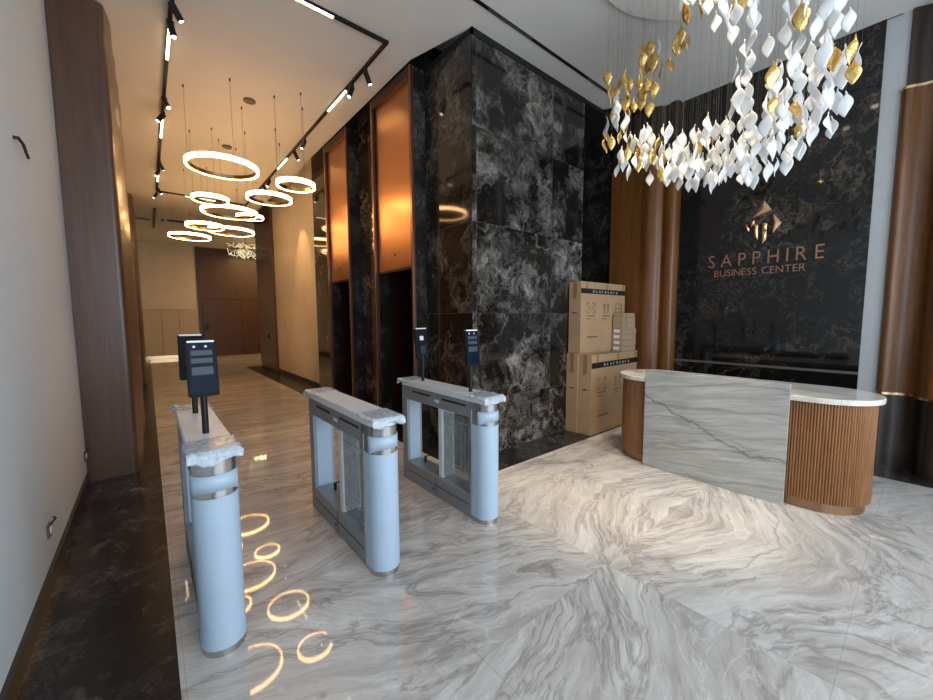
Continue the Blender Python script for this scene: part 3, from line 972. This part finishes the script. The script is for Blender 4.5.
# ------------------------------------------------------------------ ceiling tracks
trk = empty('lighting_track', (0, 0, HC), 0, 'rectangular black ceiling track with lit bars over the corridor', 'track light')
XA, XB, Y0, Y1 = .35, 2.17, 3.93, 11.65
w_ = .017
MB().box((XA - w_, Y0, -.03), (XA + w_, Y1, 0)).box((XB - w_, Y0, -.03), (XB + w_, Y1, 0)).box((XA - w_, Y0 - w_, -.03), (XB + w_, Y0 + w_, 0)).box((XA - w_, Y1 - w_, -.03), (XB + w_, Y1 + w_, 0)).build('rail', 'black_metal', trk, smooth=False)
for a, b in (((XA, 5.15), (XA, 5.74)), ((XA, 7.46), (XA, 8.2)), ((XA, 10.09), (XA, 10.8)), ((XB, 5.04), (XB, 5.68)), ((XB, 7.78), (XB, 8.44)), ((1.0, Y0), (1.585, Y0)), ((.88, Y1), (1.5, Y1))):
    p0 = (min(a[0], b[0]) - w_ * .8 * (a[0] == b[0]), min(a[1], b[1]) - w_ * .8 * (a[1] == b[1]), -.038)
    p1 = (max(a[0], b[0]) + w_ * .8 * (a[0] == b[0]), max(a[1], b[1]) + w_ * .8 * (a[1] == b[1]), -.029)
    MB().box(p0, p1).build('light_bar', 'bar_glow', trk, smooth=False)
slot = empty('lighting_track', (0, 0, HC), 0, 'straight black ceiling slot with unlit bars in front of the marble wall', 'track light')
MB().box((1.9, 2.89, -.008), (5.2, 2.925, 0)).build('rail', 'black_metal', slot, smooth=False)
for xa, xb in ((2.72, 3.36), (4.42, 4.98)):
    MB().box((xa, 2.896, -.011), (xb, 2.919, -.008)).build('unlit_bar', 'steel_dark', slot, smooth=False)


def spot(x, y, tilt, az, label, power=0):
    e = empty('track_spotlight', (x, y, HC - .03), R(az), label, 'spotlight', 'black spotlights on the corridor track')
    MB().box((-.014, -.03, -.05), (.014, .03, -.009)).build('mount', 'black_metal', e, bevel=.002)
    d = Vector((math.sin(R(tilt)), 0, -math.cos(R(tilt))))
    a = Vector((0, 0, -.055)); b = a + d * .13
    s0 = a - d * .015
    MB().tube([s0, b - d * .002], .031, 20).build('lamp_body', 'black_metal', e)
    MB().tube([b - d * .004, b], .021, 16).build('lens', 'lens_glow', e)
    if power:
        l = bpy.data.lights.new('spot_lamp', 'SPOT')
        l.energy = power; l.color = (1.0, 0.52, 0.21); l.spot_size = R(50); l.spot_blend = .6; l.shadow_soft_size = .03
        o = bpy.data.objects.new('spot_lamp', l); col.objects.link(o); o.parent = e
        o.location = b + d * .01
        o.rotation_euler = d.to_track_quat('-Z', 'Y').to_euler()


spot(XA, 4.66, 30, 10, 'black track spotlight at the top edge, first on the left rail', 50)
spot(XA, 4.98, 18, -60, 'black track spotlight just in front of the first lit bar of the left rail')
spot(XA, 6.69, 35, -60, 'black track spotlight, upper of the pair midway on the left rail', 50)
spot(XA, 7.17, 35, 200, 'black track spotlight, lower of the pair midway on the left rail', 50)
spot(XA, 9.35, 30, 30, 'black track spotlight, upper of the pair before the last lit bar of the left rail', 50)
spot(XA, 9.82, 25, 200, 'black track spotlight, lower of the pair before the last lit bar of the left rail', 50)
spot(XA, 11.15, 30, 0, 'black track spotlight, next to last on the left rail', 50)
spot(XA, 11.6, 30, 180, 'black track spotlight at the far corner of the left rail', 50)
spot(XB, 4.45, 22, -10, 'black track spotlight nearest the copper portal, first on the right rail', 50)
spot(XB, 4.85, 22, 190, 'black track spotlight just before the first lit bar of the right rail', 50)
spot(XB, 6.75, 22, 180, 'black track spotlight, nearer of the pair before the second lit bar of the right rail', 50)
spot(XB, 7.3, 25, -10, 'black track spotlight, farther of the pair before the second lit bar of the right rail', 50)
spot(XB, 9.1, 24, 180, 'black track spotlight behind the ring lamps, nearer on the right rail', 50)
spot(XB, 9.6, 24, 0, 'black track spotlight behind the ring lamps, farther on the right rail', 90)

# ------------------------------------------------------------------ ring lamps
def ring(x, y, z, D, label, tilt=0):
    e = empty('ring_lamp', (x, y, z), 0, label, 'pendant lamp', 'glowing ring pendant lamps over the corridor')
    r_ = D / 2
    MB().loop([(-.002, -.030), (.024, -.030), (.024, .026), (-.002, .026)][::1], r_ - .022, (0, 0, 0)).build('glowing_band', 'ring_glow', e, sharp=50)
    MB().loop([(-.010, -.024), (-.0025, -.024), (-.0025, .030), (-.010, .030)], r_ - .022, (0, 0, 0)).build('metal_ring', 'gold_trim', e, sharp=50)
    top = HC - z
    for k in range(3):
        a = R(40 + 120 * k)
        px, py = (r_ - .025) * math.cos(a), (r_ - .025) * math.sin(a)
        MB().tube([(px, py, .02), (px, py, top - .04)], .0022, 5).build('suspension_wire', 'wire_steel', e)
        MB().tube([(px, py, top - .035), (px, py, top)], .009, 10).build('ceiling_anchor', 'ceiling_grille', e)


def at(px, py, z):
    d = rt * (px - 466.5) / 382.15 + dn * (py - 350) / 382.15 + fw
    k = (z - H) / d.z
    return d.x * k, d.y * k


RG = [(223, 167, 3.62, .84, 'large ring lamp hanging nearest to the camera'),
      (296, 185, 3.45, .50, 'small ring lamp farthest right, in front of the cream wall'),
      (269.5, 198.5, 3.58, .68, 'medium ring lamp below and left of the small right one'),
      (210.5, 199, 3.55, .52, 'small ring lamp directly under the largest one'),
      (230, 212.3, 3.57, .91, 'wide ring lamp in the middle of the cluster'),
      (250, 217, 3.78, .52, 'small ring lamp half hidden behind the wide middle ring'),
      (205, 226, 3.50, .67, 'medium ring lamp left of centre, below the wide middle ring'),
      (231.5, 231.5, 3.70, .97, 'wide ring lamp low in the cluster, nearest above the crystal chandelier'),
      (190, 236.5, 3.60, .86, 'ring lamp lowest and farthest left in the cluster')]
for px, py, z, D, lb in RG:
    x, y = at(px, py, z)
    ring(x, y, z, D, 'glowing ' + lb)
for (px, py, lb) in ((249.5, 101, 'dark round ceiling plate in front of the largest ring lamp'), (227, 147, 'dark round ceiling plate just above the largest ring lamp')):
    x, y = at(px, py, HC - .01)
    o = MB().tube([(0, 0, -.022), (0, 0, 0)], .075, 28).build('ceiling_rose', 'ceiling_grille', loc=(x, y, HC), bevel=.003)
    tag(o, lb, 'ceiling plate', 'ceiling plates of the ring lamps')

# ceiling grilles far away
for xa, xb, y, lb in ((-.12, .24, 15.1, 'pale air grille in the far ceiling, left of the short dark track'), (.50, .58, 15.0, 'tiny square grille in the far ceiling, between the other two'), (.64, 1.25, 14.9, 'dark long air grille in the far ceiling, right of the short dark track')):
    e = empty('ceiling_grille', ((xa + xb) / 2, y, HC), 0, lb, 'vent', 'air grilles in the far ceiling')
    MB().box((-(xb - xa) / 2, -.13, -.012), ((xb - xa) / 2, .13, 0)).build('frame', 'ceiling_grille' if xa > 0 else 'cabinet_cream', e, bevel=.003)
    s_ = MB()
    for k in range(5):
        MB().box((-(xb - xa) / 2 + .02, -.10 + k * .045, -.018), ((xb - xa) / 2 - .02, -.085 + k * .045, -.012)).build('slat', 'ceiling_grille' if xa < 0 else 'black_metal', e, smooth=False)
o = MB().box((-.03, -1.4, -.03), (.03, 1.4, 0)).build('ceiling_rail', 'black_metal', loc=(.34, 14.9, HC), smooth=False)
tag(o, 'short dark track on the ceiling between the two far grilles', 'track')

# far crystal chandelier
x, y = at(245.5, 240, HC - .9)
y_ch = 16.5
k = y_ch / (rt * (245.5 - 466.5) / 382.15 + dn * (251 - 350) / 382.15 + fw).y
d = (rt * (245.5 - 466.5) / 382.15 + dn * (251 - 350) / 382.15 + fw) * k
ch = empty('crystal_chandelier', (d.x, d.y, H + d.z), 0, 'small cream crystal chandelier at the far end of the corridor', 'chandelier')
b = MB()
rnd = random.Random(4)
for i in range(150):
    a = rnd.uniform(0, 2 * math.pi); q = rnd.uniform(.1, .62); z = rnd.uniform(-.20, .2)
    p = Vector((q * math.cos(a), q * math.sin(a), z))
    dd = Vector((rnd.uniform(-1, 1), rnd.uniform(-1, 1), rnd.uniform(-1, 1))).normalized() * .09
    b.tube([p - dd, p, p + dd], [.004, .016, .004], 5)
tag(b.build('crystal_drops', 'crystal_cream', ch), None, None, None, 'stuff')
MB().tube([(0, 0, 0), (0, 0, HC - (H + d.z))], .012, 8).tube([(0, 0, -.02), (0, 0, .02)], .55, 24).build('frame', 'wire_steel', ch)

# ------------------------------------------------------------------ petal chandelier
CX, CY, RAD = 3.53, 1.10, .84
pc = empty('petal_chandelier', (CX, CY, HC), 0, 'large chandelier of white and gold porcelain petals hanging above the lobby floor', 'chandelier')
MB().tube([(0, 0, -.03), (0, 0, 0)], 1.0, 64).build('canopy', 'ceiling_paint', pc, bevel=.006)


def petal(seed, hgt=.185, wid=.058):
    """curved rhombic petal with a drawn-out tip, both faces and rim closed"""
    rn = random.Random(seed)
    n, m = 14, 6
    tw = rn.uniform(-.8, .8); bend = rn.uniform(.004, .014) * rn.choice((-1, 1)); cup = rn.uniform(.25, .6); sk = rn.choice((-1, 1)) * rn.uniform(.002, .006)
    V = []
    th = .0028
    for side in (1, -1):
        for i in range(n + 1):
            t_ = i / n
            z = hgt * (.5 - t_)
            if t_ < .14:
                wv = .0035 + .004 * (t_ / .14)
            else:
                q = (t_ - .14) / .86
                wv = .005 + wid * math.sin(math.pi * q ** .88) ** 1.35
            if i == n: wv = .0015
            a = tw * (t_ - .5)
            cxs = bend * math.sin(t_ * math.pi * 1.6)
            for j in range(m + 1):
                s = j / m * 2 - 1
                x = s * wv + sk * math.sin(2 * math.pi * t_)
                yv = cup * wid * .5 * (s * s) * (wv / wid) + cxs + side * th * (1 - abs(s) ** 4 * .5)
                V.append((x * math.cos(a) - yv * math.sin(a), x * math.sin(a) + yv * math.cos(a), z))
    F = []
    K = (n + 1) * (m + 1)
    for side in (0, 1):
        for i in range(n):
            for j in range(m):
                a = side * K + i * (m + 1) + j
                F.append((a, a + 1, a + m + 2, a + m + 1))
    for i in range(n):
        for j in (0, m):
            a = i * (m + 1) + j
            F.append((a, a + m + 1, a + m + 1 + K, a + K))
    for j in range(m):
        for i in (0, n):
            a = i * (m + 1) + j
            F.append((a, a + 1, a + 1 + K, a + K))
    return V, F


protos = {}
for kind, mat in (('w', 'porcelain_white'), ('g', 'gold_leaf')):
    protos[kind] = []
    for s_ in range(5):
        V, F = petal(s_ + (20 if kind == 'g' else 0), .185 if kind == 'w' else .180, .041 if kind == 'w' else .041)
        me = bpy.data.meshes.new('petal')
        me.from_pydata(V, [], F)
        bm = bmesh.new(); bm.from_mesh(me); bmesh.ops.recalc_face_normals(bm, faces=bm.faces); bm.to_mesh(me); bm.free()
        me.materials.append(M[mat]); me.shade_smooth()
        protos[kind].append((me, V, F))
va = Vector((math.sin(R(72.7)), math.cos(R(72.7)), 0))   # away from the entrance
vb = Vector((va.y, -va.x, 0))                            # to the right
rnd = random.Random(12)
# the petals hang along a spiral: (world x, y, z), lateral spread, depth spread, height spread, gold share, how many
def wp(px, py, dep):
    return (rt * (px - 466.5) / 382.15 + dn * (py - 350) / 382.15 + fw) * dep + Vector((0, 0, H))


path = [(wp(684, 42, 3.9), .06, .05, .05, 1.0, 4), (wp(657, 58, 3.85), .17, .10, .11, .95, 13), (wp(630, 90, 3.75), .21, .12, .19, .85, 24),
        (wp(618, 128, 3.7), .12, .12, .18, .55, 14), (wp(642, 150, 3.7), .20, .14, .18, .22, 26), (wp(675, 158, 3.65), .20, .16, .20, .10, 34),
        (wp(712, 155, 3.5), .20, .16, .24, .05, 38), (wp(748, 144, 3.3), .20, .18, .28, .03, 38), (wp(785, 124, 3.05), .24, .18, .28, .04, 36),
        (wp(806, 90, 2.8), .24, .16, .27, .06, 28), (wp(812, 48, 2.6), .25, .14, .22, .10, 20), (wp(790, 2, 2.5), .33, .14, .15, .10, 22),
        (wp(735, 10, 2.75), .16, .14, .14, .15, 10), (wp(702, -4, 2.75), .14, .10, .10, .3, 7), (wp(744, 72, 3.0), .06, .06, .25, .15, 9)]
L3 = []
for (c0, sx, sd, sz, gs_, n_) in path:
    got = []
    tries = 0
    while len(got) < n_ and tries < 900:
        tries += 1
        u_, v_, w_ = rnd.uniform(-1, 1), rnd.uniform(-1, 1), rnd.uniform(-1, 1)
        p = c0 + rt * u_ * sx + Vector((fw.x, fw.y, 0)) * v_ * sd + Vector((0, 0, 1)) * w_ * sz
        if all((p - q).length > .078 for q, _ in L3):
            L3.append((p, 'g' if rnd.random() < gs_ else 'w')); got.append(p)
camv = Vector((0, 0, H))
vis = []
for p, kd in L3:
    q = p - camv
    px = 466.5 + 382.15 * q.dot(rt) / q.dot(fw); py = 350 + 382.15 * q.dot(dn) / q.dot(fw)
    vis.append((not (-5 < px < 938 and -12 < py < 705), q.length, p, kd))
vis.sort(key=lambda t_: (t_[0], t_[1]))
rest = MB()
wires = MB()
for idx, (off, dist, p, kd) in enumerate(vis):
    me, V, F = rnd.choice(protos[kd])
    rz = -R(50) + rnd.gauss(0, .75); rx = rnd.uniform(-.12, .12); sc = rnd.uniform(.80, 1.04)
    loc = p - Vector((CX, CY, HC))
    mt = Matrix.Translation(loc) @ Matrix.Rotation(rz, 4, 'Z') @ Matrix.Rotation(rx, 4, 'X') @ Matrix.Scale(sc, 4)
    if idx < 100:
        o = bpy.data.objects.new('petal', me)
        col.objects.link(o); o.parent = pc
        o.matrix_local = mt
        o['label'] = 'white porcelain petal' if kd == 'w' else 'gold leaf petal'
    else:
        rest.cur = 0 if kd == 'w' else 1
        rest.add([mt @ Vector(v) for v in V], F)
    tip = mt @ Vector((0, 0, .088))
    wires.tube([tip, (tip.x, tip.y, -.03)], .0006, 3, cap=False)
tag(rest.build('more_petals', ['porcelain_white', 'gold_leaf'], pc, sharp=80), None, None, None, 'stuff')
tag(wires.build('hanging_wires', 'wire_steel', pc), None, None, None, 'stuff')
for i, (a, b_) in enumerate(((-.35, 0), (.1, .5), (.1, -.5), (.45, 0.0))):
    p = va * a + vb * b_
    MB().tube([(p.x, p.y, -.055), (p.x, p.y, -.03)], .035, 20).build('downlight', 'lens_glow', pc)
    l = bpy.data.lights.new('canopy_lamp', 'SPOT')
    l.energy = 170; l.color = (1.0, 0.82, 0.58); l.spot_size = R(48); l.spot_blend = .7; l.shadow_soft_size = .04
    o = bpy.data.objects.new('canopy_lamp', l); col.objects.link(o); o.parent = pc
    o.location = (p.x, p.y, -.07)
    o.rotation_euler = (Vector((3.65 + .3 * p.x, 1.95 + .3 * p.y, 0)) - Vector((CX + p.x, CY + p.y, HC - .07))).to_track_quat('-Z', 'Y').to_euler()

# ------------------------------------------------------------------ small things on the left wall
c = MB().tube([(0, 0, 0), (.018, .02, .008), (.03, .06, -.012), (.033, .10, -.045), (.036, .13, -.07)], [.010, .010, .009, .008, .008], 8)
e = empty('cable_end', (XL, 3.47, 2.66), 0, 'short loose cable end sticking out of the left wall', 'cable')
c.build('cable', 'rubber_cable', e)
MB().tube([(.033, .10, -.045), (.048, .135, -.035)], .005, 6).tube([(.036, .12, -.065), (.038, .15, -.08)], .005, 6).build('bare_wires', 'white_plastic', e)


def outlet(y, z, label):
    e = empty('wall_socket', (XL, y, z), 0, label, 'socket', 'sockets low on the left wall')
    MB().box((0, -.04, -.04), (.012, .04, .04)).build('back_box', 'ink_brown', e, bevel=.003)
    MB().tube([(.012, 0, 0), (.018, 0, 0)], .025, 16).build('insert', 'white_plastic', e)
    MB().tube([(.012, .01, .03), (.035, .02, .06), (.03, .0, .075)], .006, 6).build('wire_stub', 'rubber_cable', e)


outlet(3.35, .32, 'unfinished wall socket low on the left wall, near the camera')
outlet(5.1, .29, 'unfinished wall socket beside the first wooden pilaster')
